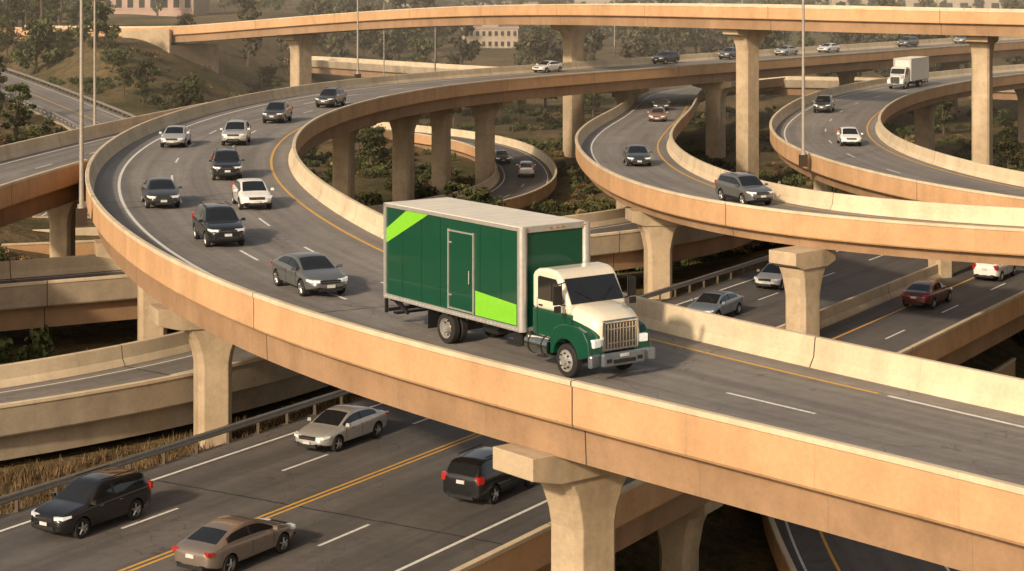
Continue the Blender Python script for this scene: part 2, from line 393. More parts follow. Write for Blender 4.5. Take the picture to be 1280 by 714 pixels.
xs=np.r_[np.linspace(-4000,-400,14),np.linspace(-340,-140,9),np.arange(-130,170,2.2),np.linspace(180,400,9),np.linspace(480,4000,14)]
ys=np.r_[np.linspace(-400,0,6),np.arange(10,440,2.2),np.linspace(450,900,24),np.linspace(960,6000,22)]
GX,GY=np.meshgrid(xs,ys); GZ=ground(GX,GY)
nx_,ny_=len(xs),len(ys)
V=np.stack([GX.ravel(),GY.ravel(),GZ.ravel()],1)
Fc=[(j*nx_+i,j*nx_+i+1,(j+1)*nx_+i+1,(j+1)*nx_+i) for j in range(ny_-1) for i in range(nx_-1)]
me=bpy.data.meshes.new('ground'); me.from_pydata(V.tolist(),[],Fc); me.polygons.foreach_set('use_smooth',[True]*len(Fc))
m,nt,b=new_mat('earth_and_dry_grass'); tc=N(nt,'ShaderNodeTexCoord'); o=tc.outputs['Object']
n1=noise(nt,o,.05,6,.65); n2=noise(nt,o,.9,5,.75); n3=noise(nt,o,5,4,.8)
c=ramp(nt,n1,[(.34,(.07,.07,.03)),(.47,(.16,.115,.06)),(.66,(.25,.175,.09))])
c=mixc(nt,ramp(nt,n2,[(.45,0),(.62,.75)]),c,(.05,.055,.024))
c=mixc(nt,1.0,c,ramp(nt,n3,[(.25,.5),(.7,1.35)]),'MULTIPLY')
nt.links.new(c,b.inputs['Base Color']); b.inputs['Roughness'].default_value=.95; b.inputs['Specular IOR Level'].default_value=.1
bump(nt,b,n2,.8,.4)
me.materials.append(m); go=bpy.data.objects.new('ground',me); COL.objects.link(go)

# ------------------------------------------------------------------ vegetation
def leafmat(name,dark,light):
    m,nt,b=new_mat(name); at_=N(nt,'ShaderNodeAttribute',attribute_name='shade'); oi=N(nt,'ShaderNodeObjectInfo')
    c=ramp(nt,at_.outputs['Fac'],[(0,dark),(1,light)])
    hs=N(nt,'ShaderNodeHueSaturation'); nt.links.new(c,hs.inputs['Color'])
    r=N(nt,'ShaderNodeMapRange'); r.inputs[3].default_value=.6; r.inputs[4].default_value=1.3
    nt.links.new(oi.outputs['Random'],r.inputs[0]); nt.links.new(r.outputs[0],hs.inputs['Value'])
    r2=N(nt,'ShaderNodeMapRange'); r2.inputs[3].default_value=.465; r2.inputs[4].default_value=.51
    nt.links.new(oi.outputs['Random'],r2.inputs[0]); nt.links.new(r2.outputs[0],hs.inputs['Hue'])
    nt.links.new(hs.outputs[0],b.inputs['Base Color']); b.inputs['Roughness'].default_value=.75; b.inputs['Specular IOR Level'].default_value=.2
    return m
M_LEAF=leafmat('foliage',(.024,.033,.013),(.10,.11,.038))
M_LEAFD=leafmat('foliage_dry',(.07,.055,.025),(.27,.20,.09))
M_LEAFP=leafmat('foliage_distant_hazed',(.05,.055,.03),(.14,.13,.07))  # far trees: atmospheric haze put into the leaf colour, paler and warmer
M_BARK=simple('bark',(.12,.085,.055),.9,var=.25)
def leaves(centres,rad,nl,size,flat=.8):
    k=len(centres); c=np.repeat(centres,nl,0); r=np.repeat(rad,nl)[:,None]
    dv=rng.normal(size=(k*nl,3)); dv/=np.linalg.norm(dv,axis=1)[:,None]
    p=c+dv*r*(rng.uniform(.45,1.05,(k*nl,1)))*np.array([1,1,flat])
    a=rng.normal(size=p.shape); a/=np.linalg.norm(a,axis=1)[:,None]
    b_=np.cross(a,dv+rng.normal(size=p.shape)*.6); b_/=np.linalg.norm(b_,axis=1)[:,None]+1e-9
    s=rng.uniform(.5,1.2,(k*nl,1))*size
    V=np.stack([p-a*s,p-b_*s*.55,p+a*s,p+b_*s*.55],1).reshape(-1,3)
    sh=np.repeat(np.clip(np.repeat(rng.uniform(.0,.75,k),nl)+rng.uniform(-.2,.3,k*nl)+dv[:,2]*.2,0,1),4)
    return V,sh
def veg_mesh(name,centres,rad,nl,size,lm,trunk=None,flat=.8):
    V,sh=leaves(np.array(centres,float),np.array(rad,float),nl,size,flat); n=len(V)//4
    F=[(4*i,4*i+1,4*i+2,4*i+3) for i in range(n)]
    V=V.tolist(); mi=[0]*n; sh=list(sh)
    if trunk:
        tb=MB(); trunk(tb); o=len(V); V+=tb.v; F+=[tuple(o+q for q in f) for f in tb.f]; mi+=[1]*len(tb.f); sh+=[0]*len(tb.v)
    me=bpy.data.meshes.new(name); me.from_pydata(V,[],F); me.materials.append(lm); me.materials.append(M_BARK)
    me.polygons.foreach_set('material_index',mi)
    a=me.attributes.new('shade','FLOAT','POINT'); a.data.foreach_set('value',sh); return me
def tree_mesh(h,cr,lm,nc=26,nl=60,size=.3,base=.3):
    cs=[];rs=[]
    for _ in range(nc):
        a=random.uniform(0,6.28); zf=random.random(); rr=cr*math.sqrt(random.random())*(1-.55*abs(zf-.35)*1.3)
        cs.append((rr*math.cos(a),rr*math.sin(a),h*(base+.05)+zf*h*(.95-base-.05))); rs.append(cr*random.uniform(.22,.42))
    def tr(tb):
        r=h*.022+.05; top=(random.uniform(-.3,.3),random.uniform(-.3,.3),h*.55)
        tb.tube((0,0,-1),(top[0]*.5,top[1]*.5,h*base),r*1.3,r,7); tb.tube((top[0]*.5,top[1]*.5,h*base),top,r,r*.5,6)
        for c in cs[:12]: tb.tube((top[0]*.6,top[1]*.6,h*random.uniform(base*.8,.5)),c,r*.4,r*.1,4,caps=False)
    return veg_mesh('tree',cs,rs,nl,size,lm,tr)
def shrub_mesh(lm,nc=9,nl=60,size=.14,r=1.2,h=1.0):
    cs=[];rs=[]
    for _ in range(nc):
        a=random.uniform(0,6.28); rr=r*math.sqrt(random.random())
        cs.append((rr*math.cos(a),rr*math.sin(a),h*random.uniform(.15,.8)*(1-.4*rr/r))); rs.append(random.uniform(.3,.55)*r*.8)
    return veg_mesh('shrub',cs,rs,nl,size,lm,None)
TREES=[tree_mesh(random.uniform(6.5,9),random.uniform(2.2,3.2),M_LEAF,28,60,.27) for _ in range(4)]+[tree_mesh(10,2.0,M_LEAF,28,60,.27,.25)]
DTREES=[tree_mesh(random.uniform(8,12),random.uniform(3,4.5),M_LEAFP,24,36,.6,.12) for _ in range(3)]+[tree_mesh(9,4,M_LEAF,24,36,.6,.1)]
SHR=[shrub_mesh(M_LEAF) for _ in range(4)]; SHD=[shrub_mesh(M_LEAFD,7,60,.1,.8,.7) for _ in range(3)]
ALL=[A,B,C,D,E,F,G,H1,J,K,L,Mr]
def clear(x,y,low,marg):
    for S in ALL:
        i=int(np.argmin((S[:,0]-x)**2+(S[:,1]-y)**2)); dd=math.hypot(S[i,0]-x,S[i,1]-y)
        if dd<S[i,3]/2+marg:
            if low and S[i,2]-1.8>float(ground(x,y))+low: continue
            return False
    return True
def inst(me,name,x,y,s,parent=None,zo=0):
    o=bpy.data.objects.new(name,me); o.location=(x,y,float(ground(x,y))+zo); o.rotation_euler=(random.uniform(-.06,.06),random.uniform(-.06,.06),random.uniform(0,6.28))
    o.scale=(s*random.uniform(.85,1.15),s*random.uniform(.85,1.15),s*random.uniform(.8,1.2)); COL.objects.link(o)
    if parent: o.parent=parent
    return o
SH=empty('shrubs'); cnt=0; tries=0
while cnt<1250 and tries<12000:
    tries+=1
    Y=random.uniform(58,330); X=random.uniform(-.31,.31)*Y
    if cnt>900: Y=random.uniform(105,240); X=random.uniform(-.02,.29)*Y
    s=random.uniform(.7,1.8)
    if cnt<=900 and np.sin(X*.13+2)*np.cos(Y*.09)+random.uniform(-.9,.9)<-.45: continue
    if not clear(X,Y,2.4*s,1.3*s): continue
    dry=.38 if X>-28 or Y<110 else .5
    inst(random.choice(SHR if random.random()>dry else SHD),'shrub',X,Y,s,SH); cnt+=1
cnt=0;tries=0
while cnt<90 and tries<6000:
    tries+=1
    Y=random.uniform(130,330); X=random.uniform(-.33,.33)*Y
    if X<-30 and Y<200 and random.random()<.8: continue
    if not clear(X,Y,0,2.4): continue
    inst(random.choice(TREES),'tree',X,Y,random.uniform(.4,.8)); cnt+=1
DT=empty('distant_trees')
for _ in range(740):
    Y=random.uniform(335,1000); X=random.uniform(-.34,.34)*Y; r=X/Y
    if not clear(X,Y,0,4): continue
    if -15<X<3 and 465<Y<510: continue
    if -.032<r<.006 and 330<Y<480 and random.random()<.7: continue
    if -.235<r<-.16 and Y<470 and random.random()<.86: continue
    if -104<X<-73 and 445<Y<485: continue
    inst(random.choice(DTREES),'tree',X,Y,random.uniform(.6,1.1),DT)
for _ in range(36):
    Y=random.uniform(285,375); X=random.uniform(-.34,-.21)*Y
    if clear(X,Y,0,3): inst(random.choice(TREES+DTREES[3:]),'tree',X,Y,random.uniform(.5,.95))
for x,y,s in ((-53,262,.5),(-49,255,.4),(-47,262,.45),(-66,238,.7),(-62,230,.6),(-70,250,.8),(-72,262,.9),(-78,262,.8),(-56,275,.4),(-52,215,.5)):
    if clear(x,y,0,1.5): inst(random.choice(TREES),'tree',x,y,s)
def palm_mesh(h):
    tb=MB(); tb.tube((0,0,-1),(.2,0,h*.5),.28,.2,8); tb.tube((.2,0,h*.5),(.1,.1,h),.2,.16,8)
    nt0=len(tb.f)
    for i in range(34):
        a=random.uniform(0,6.28); up=random.uniform(-.5,1.1); Lf=random.uniform(1.6,2.4); pts=[]
        for k in range(6):
            t=k/5; r=Lf*t*math.cos(up*.8); z=h+Lf*t*math.sin(up*.8)-1.3*t*t
            pts.append(Vector((.1+r*math.cos(a),.1+r*math.sin(a),z)))
        sd=Vector((-math.sin(a),math.cos(a),0))
        for k in range(5):
            w=.55*(1-k/5.5)
            for sg in(-1,1): tb.add([pts[k],pts[k+1],pts[k]*.5+pts[k+1]*.5+sd*sg*w+Vector((0,0,-.25))],[(0,1,2)],0)
    me=bpy.data.meshes.new('palm'); me.from_pydata(tb.v,[],tb.f); me.materials.append(M_LEAF); me.materials.append(M_BARK)
    me.polygons.foreach_set('material_index',[1]*nt0+[0]*(len(tb.f)-nt0))
    a=me.attributes.new('shade','FLOAT','POINT'); a.data.foreach_set('value',rng.uniform(.1,.8,len(tb.v))); return me
PM=[palm_mesh(8),palm_mesh(6.5)]
for x,y in ((-84,332),(-80,326),(-88,345),(-78,318),(-92,350),(-83,352)): inst(random.choice(PM),'palm_tree',x,y,random.uniform(.8,1.1))
V=[];Fq=[];sh=[]
n=0
while n<3400:
    Y=random.uniform(62,112); off=-random.uniform(8.6,20); p=Kp(Y,off)
    if not clear(p[0],p[1],.6,.3): continue
    n+=1; z=float(ground(p[0],p[1])); s0=random.random(); hh=random.uniform(.2,.7)
    for _ in range(7):
        a=random.uniform(0,6.28); o=len(V); bx,by=p[0]+random.gauss(0,.12),p[1]+random.gauss(0,.12); dx,dy=math.cos(a)*.03,math.sin(a)*.03
        V+=[(bx-dx,by-dy,z-.05),(bx+dx,by+dy,z-.05),(bx+random.gauss(0,.16),by+random.gauss(0,.16),z+hh*random.uniform(.6,1))]; Fq.append((o,o+1,o+2)); sh+=[s0]*3
me=bpy.data.meshes.new('dry_grass'); me.from_pydata(V,[],Fq); me.materials.append(M_LEAFD)
a=me.attributes.new('shade','FLOAT','POINT'); a.data.foreach_set('value',sh)
COL.objects.link(bpy.data.objects.new('dry_grass',me))

# ------------------------------------------------------------------ buildings & abutment
M_WALL=simple('stucco_beige',(.52,.41,.30),.9,scale=.4); M_WALL2=simple('stucco_rose',(.55,.38,.30),.9,scale=.2); M_ROOF=simple('roof_grey',(.45,.36,.30),.9)
M_WIN=simple('window_glass',(.05,.05,.05),.15); M_TRIM=simple('trim',(.55,.47,.36),.8)
def building(name,x0,x1,y,dep,h,fl,bays,wm):
    z0=float(ground((x0+x1)/2,y))-.3
    p=empty(name,((x0+x1)/2,y,z0)); W=x1-x0
    mb=MB(); mb.box((0,dep/2,h/2-1),(W,dep,h+2),0); mb.obj('walls',[wm],p)
    mb=MB(); mb.box((0,dep/2,h+.2),(W+.5,dep+.5,.4),0); mb.box((0,dep/2,h+.9),(W*.3,dep*.4,1.0),0); mb.obj('roof',[M_ROOF],p)
    mb=MB(); mt=MB(); fh=h/fl; bw=W/bays
    for f in range(fl):
        for i in range(bays):
            c=(-W/2+bw*(i+.5),-.02,fh*(f+.55)); mb.box(c,(bw*.5,.06,fh*.45),0); mt.box((c[0],-.1,c[2]-fh*.27),(bw*.6,.2,.12),0)
    mb.obj('windows',[M_WIN],p); mt.obj('sills',[M_TRIM],p)
building('office_building',-12.5,1.5,480,14,5.2,2,9,M_WALL)
building('warehouse',-102,-75,452,24,6,1,10,M_WALL2)
building('warehouse',-20,70,700,40,6.5,1,16,M_WALL2)
building('office_building',-60,-35,720,25,8,3,8,M_WALL)
building('warehouse',120,190,720,40,8.5,1,12,M_WALL)
mb=MB(); tt_=Vector((-.82,.57,0)).normalized(); nn_=Vector((-.57,-.82,0)).normalized()
mb.box((-51,303.7,1.4),(2.2,10.9,13.0),0,rz=math.atan2(tt_.y,tt_.x))
a_=Vector((-50,303,0))+nn_*5.2; b_=a_+tt_*10.5; th=nn_*.5
q=[a_+Vector((0,0,-3)),a_+Vector((0,0,10.45)),b_+Vector((0,0,10.0)),b_+Vector((0,0,6.0))]
mb.add([*q,*[p+th for p in q]],[(0,1,2,3),(7,6,5,4),(0,4,5,1),(1,5,6,2),(2,6,7,3),(3,7,4,0)],0)
mb.obj('bridge_abutment',[M_PIER],bevel=.05,fixn=True)

# ------------------------------------------------------------------ street lamps
M_POLE=simple('lamp_pole',(.40,.36,.31),.5,.3)
def lamp(x,y,z,h=13,rz=0,k=1):
    mb=MB(); mb.box((0,0,-.15),(.5*k,.6,.9),1); mb.tube((0,0,.3),(0,0,.5),.2*k,.2*k,10); mb.tube((0,0,.4),(0,0,h),.12*k,.07*k,10)
    mb.tube((0,0,h-.1),(1.0,0,h+.5),.05,.05,6); mb.tube((1.0,0,h+.5),(2.4,0,h+.6),.05,.04,6)
    mb.box((2.7,0,h+.58),(.8,.3,.14),0)
    o=mb.obj('street_lamp',[M_POLE,M_CREAM]); o.location=(x,y,z); o.rotation_euler=(0,0,rz)
lamp(-22.6,100.8,7.1,14,.3,1.1); lamp(-32.6,150,7,13,0); lamp(-17.6,219,7.6,14,-1); lamp(22.0,145,5.6,17,0,1.2)
lamp(36,300,7.6,13,2); lamp(-12,300,-2,14,0); lamp(-22,330,0,14,1); lamp(60,200,-4,22,1); lamp(14,262,3,17,2)

# ------------------------------------------------------------------ vehicles
M_GLASS=simple('car_glass',(.016,.018,.02),.04,spec=.9); M_TYRE=simple('tyre_rubber',(.022,.021,.02),.8); M_RIM=simple('alloy',(.5,.49,.47),.3,.8)
M_DARK=simple('black_trim',(.018,.018,.018),.5); M_HEAD=simple('headlamp',(.8,.79,.75),.12,0,.8,emit=.25); M_TAIL=simple('taillamp',(.40,.014,.01),.2,0,.6,emit=.15); M_PLATE=simple('plate',(.6,.6,.57),.5); M_CHR=simple('chrome',(.7,.69,.66),.15,1.0)
PAINT={k:simple('paint_'+k,c,.3,mt,1.0,var=.02) for k,c,mt in (('white',(.78,.76,.71),0),('silver',(.60,.58,.55),.5),('grey',(.18,.185,.18),.5),('dark',(.045,.047,.05),.4),('black',(.013,.013,.015),.2),('bronze',(.27,.22,.185),.5),('blue',(.27,.34,.42),.5),('red',(.13,.02,.018),.3),('rose',(.36,.2,.17),.4))}
CM=[PAINT['grey'],M_GLASS,M_TYRE,M_RIM,M_DARK,M_HEAD,M_TAIL,M_PLATE,M_CHR]
def wheel(mb,x,side,yo,r,wd=.22):
    c=(x,side*yo,r)
    mb.lathe_y(c,[(r*.3,-wd),(r*.92,-wd),(r,-wd+.03),(r,-.03),(r*.93,0),(r*.68,.0),(r*.66,-.03),(r*.6,-.06),(.0,-.05)],22,[2,2,2,2,2,3,3,4],side)
    for i in range(5):
        a=i*2*math.pi/5+.3
        p=Vector((c[0]+math.cos(a)*r*.64,c[1]-side*.015,c[2]+math.sin(a)*r*.64)); q=Vector((c[0],c[1]-side*.01,c[2]))
        mb.tube(q,p,r*.14,r*.09,5,3)
    mb.tube((c[0],c[1]-side*.06,c[2]),(c[0],c[1]+side*.004,c[2]),r*.2,r*.16,10,3)
CARS={
 'sedan':dict(L=2.38,H=1.46,wb=1.4,r=.33,
  hw=[(-2.38,.66),(-2.28,.80),(-2.0,.88),(-1.4,.915),(0,.92),(1.5,.91),(2.0,.85),(2.25,.74),(2.38,.58)],
  zb=[(-2.38,.80),(-2.25,.95),(-1.7,1.0),(-1.0,.98),(.9,.92),(1.6,.84),(2.1,.73),(2.38,.60)],
  zr=[(-2.38,.82),(-2.25,1.0),(-1.85,1.06),(-1.1,1.36),(-.45,1.45),(.15,1.43),(.4,1.36),(1.12,.97),(1.6,.90),(2.1,.78),(2.38,.62)],
  yr=[(-2.38,.5),(-1.8,.68),(-1.1,.57),(.2,.58),(1.1,.72),(2.1,.62),(2.38,.42)],ws=(.3,1.12),bl=(-1.82,-1.12),sg=(-1.42,.95),tz=.86,hz=.68),
 'hatch':dict(L=2.2,H=1.5,wb=1.33,r=.32,
  hw=[(-2.2,.66),(-2.1,.78),(-1.8,.85),(-1.2,.88),(0,.89),(1.4,.88),(1.85,.82),(2.08,.70),(2.2,.55)],
  zb=[(-2.2,.88),(-2.05,1.0),(-1.5,1.02),(-.8,.98),(.9,.90),(1.5,.84),(1.9,.74),(2.2,.60)],
  zr=[(-2.2,.92),(-2.1,1.14),(-1.6,1.32),(-1.0,1.44),(-.2,1.5),(.3,1.44),(1.25,.96),(1.5,.9),(1.9,.78),(2.2,.62)],
  yr=[(-2.2,.5),(-1.7,.60),(-1.1,.58),(.2,.58),(1.2,.70),(1.9,.62),(2.2,.42)],ws=(.35,1.22),bl=(-2.0,-1.2),sg=(-1.55,1.0),tz=.95,hz=.70),
 'suv':dict(L=2.32,H=1.72,wb=1.36,r=.36,
  hw=[(-2.32,.78),(-2.22,.87),(-1.9,.92),(0,.93),(1.5,.925),(1.95,.88),(2.2,.78),(2.32,.64)],
  zb=[(-2.32,1.0),(-2.2,1.12),(-1.6,1.12),(.9,1.06),(1.6,1.0),(2.1,.88),(2.32,.74)],
  zr=[(-2.32,1.04),(-2.24,1.2),(-2.0,1.56),(-1.75,1.66),(-.5,1.73),(.1,1.70),(.35,1.62),(1.05,1.12),(1.6,1.06),(2.1,.94),(2.32,.76)],
  yr=[(-2.32,.66),(-2.0,.64),(-1.4,.64),(.2,.64),(1.0,.76),(2.1,.7),(2.32,.52)],ws=(.3,1.05),bl=(-2.24,-2.0),sg=(-1.85,.9),tz=1.05,hz=.84)}
def build_car(kind):
    P=CARS[kind]; L=P['L']
    it=lambda key,x:float(np.interp(x,[a for a,_ in P[key]],[b for _,b in P[key]]))
    xs=sorted(set([round(v,3) for v in list(np.linspace(-L,L,24))+[P['ws'][0],P['ws'][1],P['bl'][0],P['bl'][1],P['sg'][0],P['sg'][1],-.22,-.32,-L+.05,L-.05]]))
    xs2=[xs[0]]
    for x in xs[1:]:
        if x-xs2[-1]>.045 : xs2.append(x)
    xs=xs2; rings=[]
    for x in xs:
        hw,zb,zr,yr=it('hw',x),it('zb',x),it('zr',x),it('yr',x); zs=.24+.10*max(0,abs(x)-L+.5)/.5*1.2
        g=zr-zb
        h=[(hw*.86,zs),(hw*.975,zs+.08),(hw*.99,zs+.2),(hw,zs+(zb-zs)*.62),(hw*.985,zb-.10),(hw*.955,zb-.02),(hw*.92,zb+.015 if g>.06 else zb+.2*g),
           (yr+(hw*.92-yr)*.22,zb+g*.84),(yr+.0,zb+g*.95),(yr*.55,zr-.005),(0,zr+.012)]
        rings.append([(x,-a,z) for a,z in h]+[(x,a,z) for a,z in h[-2::-1]])
    k=len(rings[0]); V=[p for r in rings for p in r]; Fc=[];MI=[]
    for i in range(len(xs)-1):
        xm=(xs[i]+xs[i+1])/2
        for j in range(k):
            j2=(j+1)%k; jj=min(j,k-2-j) if j<k-1 else -1
            mi=0
            if jj==-1 or jj==0: mi=4
            if jj==1 and abs(xm)<P['wb']+.0: mi=4 if kind=='suv' else 0
            if jj==6 and P['sg'][0]<xm<P['sg'][1] and not(-.33<xm<-.2): mi=1
            if jj==6 and -.33<xm<-.2: mi=4
            if jj in(8,9) and (P['ws'][0]<xm<P['ws'][1] or P['bl'][0]<xm<P['bl'][1]): mi=1
            Fc.append((i*k+j,i*k+j2,(i+1)*k+j2,(i+1)*k+j)); MI.append(mi)
    Fc.append(tuple(range(k))); MI.append(0); Fc.append(tuple((len(xs)-1)*k+j for j in range(k))); MI.append(0)
    mb=MB(); mb.v=V; mb.f=Fc; mb.m=MI; mb.sm=[True]*len(Fc)
    me=mb.mesh('body',CM,fixn=True)
    o=bpy.data.objects.new('tmp',me); COL.objects.link(o)
    ss=o.modifiers.new('s','SUBSURF'); ss.levels=1; ss.render_levels=1
    cb=MB()
    for x in(-P['wb'],P['wb']):
        for s in(-1,1):
            cb.tube((x,s*.58,P['r']+.01),(x,s*1.2,P['r']+.01),P['r']+.055,None,24,4)
    co=cb.obj('cut',CM,fixn=True)
    bo=o.modifiers.new('b','BOOLEAN'); bo.object=co; bo.operation='DIFFERENCE'; bo.solver='EXACT'
    dg=bpy.context.evaluated_depsgraph_get(); ev=o.evaluated_get(dg); body=bpy.data.meshes.new_from_object(ev)
    bpy.data.objects.remove(o); bpy.data.objects.remove(co)
    d=MB(); r=P['r']
    for x in(-P['wb'],P['wb']):
        for s in(-1,1): wheel(d,x,s,.905 if kind!='hatch' else .87,r)
        d.box((x,0,r+.05),(r*2,1.1,r*1.2),4)
    hz,tz=P['hz'],P['tz']
    sw=.925 if kind!='hatch' else .893
    def lampshape(x,y,z,s,mat):
        q=[(.16,-.20,-.05),(.16,-.20,.045),(.02,.10,.06),(.02,.10,-.055),(-.28,.22,.075),(-.28,.22,.0)]
        outer=[(x+a,s*(y+b),z+c) for a,b,c in q]; inner=[(x+a-.12,s*(y+b-.12),z+c) for a,b,c in q]
        d.add(outer+inner,[(0,1,2,3),(3,2,4,5),(1,7,8,2),(2,8,10,4),(0,3,9,6),(3,5,11,9),(0,6,7,1)],mat)
    for s in(-1,1):
        lampshape(L-.16,.66,hz,s,5)
        d.box((L-.08,s*.56,hz-.28),(.14,.2,.07),4,rz=-s*.3)
        d.box((-L+.13,s*(.70 if kind!='suv' else .76),tz),(.24,.24,.12 if kind=='sedan' else .26),6,rz=s*.35)
        d.box((.86,s*1.0,it('zb',.8)+.1),(.12,.2,.13),0,taper=.8); d.box((.86,s*.9,it('zb',.8)+.05),(.06,.16,.04),4)
        for hx in(-.55,.42): d.box((hx,s*sw,it('zb',0)-.13),(.17,.02,.03),8)
        for hx in(-.27,.86): d.box((hx,s*(it('hw',hx)*.985),.66),(.014,.026,.42),4)
        if kind=='suv': d.box((-.7,s*.60,1.735),(1.7,.035,.03),4)
    d.box((L-.045,0,hz-.03),(.12,.80,.13),4,taper=1.06); d.box((L-.02,0,hz-.03),(.1,.80,.015),8); d.box((L-.01,0,hz-.33),(.12,1.0,.12),4,taper=.9)
    d.box((L+.045,0,hz-.2),(.02,.34,.12),7); d.box((-L-.012,0,tz-.12),(.05,.34,.13),7); d.box((-L+.02,0,.38),(.1,1.1,.12),4)
    dm=d.mesh('det',CM,fixn=False)
    bm=bmesh.new(); bm.from_mesh(body); bm.from_mesh(dm); out=bpy.data.meshes.new(kind); bm.to_mesh(out); bm.free()
    for m_ in CM: out.materials.append(m_)
    out.set_sharp_from_angle(angle=math.radians(32)); return out
CARM={k:build_car(k) for k in CARS}
NAM={'sedan':'sedan','hatch':'hatchback','suv':'suv'}
def put(kind,S,x,y,sgn,col,zoff=0,marg=1.6):
    t,n,u=frames(S); i=int(np.argmin((S[:,0]-x)**2+(S[:,1]-y)**2)); c=S[i]
    o=(x-c[0])*n[i,0]+(y-c[1])*n[i,1]; lim=c[3]/2-marg; o=max(-lim,min(lim,o))
    al=(x-c[0])*t[i,0]+(y-c[1])*t[i,1]; al=max(-1.2,min(1.2,al))
    hx,hy=t[i]*sgn
    ob=bpy.data.objects.new(NAM[kind],CARM[kind]); ob.location=(c[0]+n[i,0]*o+t[i,0]*al,c[1]+n[i,1]*o+t[i,1]*al,c[2]+.005+zoff); ob.rotation_euler=(0,0,math.atan2(hy,hx))
    COL.objects.link(ob); ob.material_slots[0].link='OBJECT'; ob.material_slots[0].material=PAINT[col]; return ob
for a in [('sedan',A,-24.6,140.5,-1,'silver'),('suv',A,-20.4,142,-1,'silver'),('suv',A,-19.8,162,-1,'dark'),('suv',A,-17.0,180,-1,'dark'),('suv',A,-17.7,119,-1,'black'),
 ('sedan',A,-19.3,105.4,-1,'dark'),('hatch',A,-14.2,104.7,-1,'white'),('suv',A,-13.9,91,-1,'black'),('sedan',A,-8.2,77.6,-1,'grey'),
 ('sedan',A,3.5,240,-1,'white'),('suv',A,19,262,-1,'dark'),('suv',A,29.5,275,-1,'grey'),('sedan',A,38,288,-1,'silver'),('sedan',A,47,297,-1,'white'),('suv',A,62,318,-1,'grey'),('sedan',A,73,335,-1,'silver'),
 ('sedan',C,9.3,143,-1,'dark'),('suv',C,14,115.5,-1,'grey'),('sedan',C,15.6,205,-1,'rose'),('sedan',C,18.0,231,-1,'dark'),
 ('suv',B,32.5,200,-1,'dark'),('hatch',B,28.6,163,-1,'white'),
 ('suv',D,1.6,217,-1,'silver'),('sedan',D,-2.5,232,1,'dark'),
 ('suv',K,-15.1,68.9,-1,'black'),('sedan',K,-7.2,81,-1,'silver'),('sedan',K,-9.3,64.9,1,'bronze'),('suv',K,-.7,73.2,1,'black'),
 ('hatch',K,16.8,120.8,-1,'white'),('sedan',K,11.6,110.0,-1,'blue'),('sedan',K,24.7,114.2,1,'red'),('hatch',K,31.2,124.0,1,'white')]:
    put(*a)

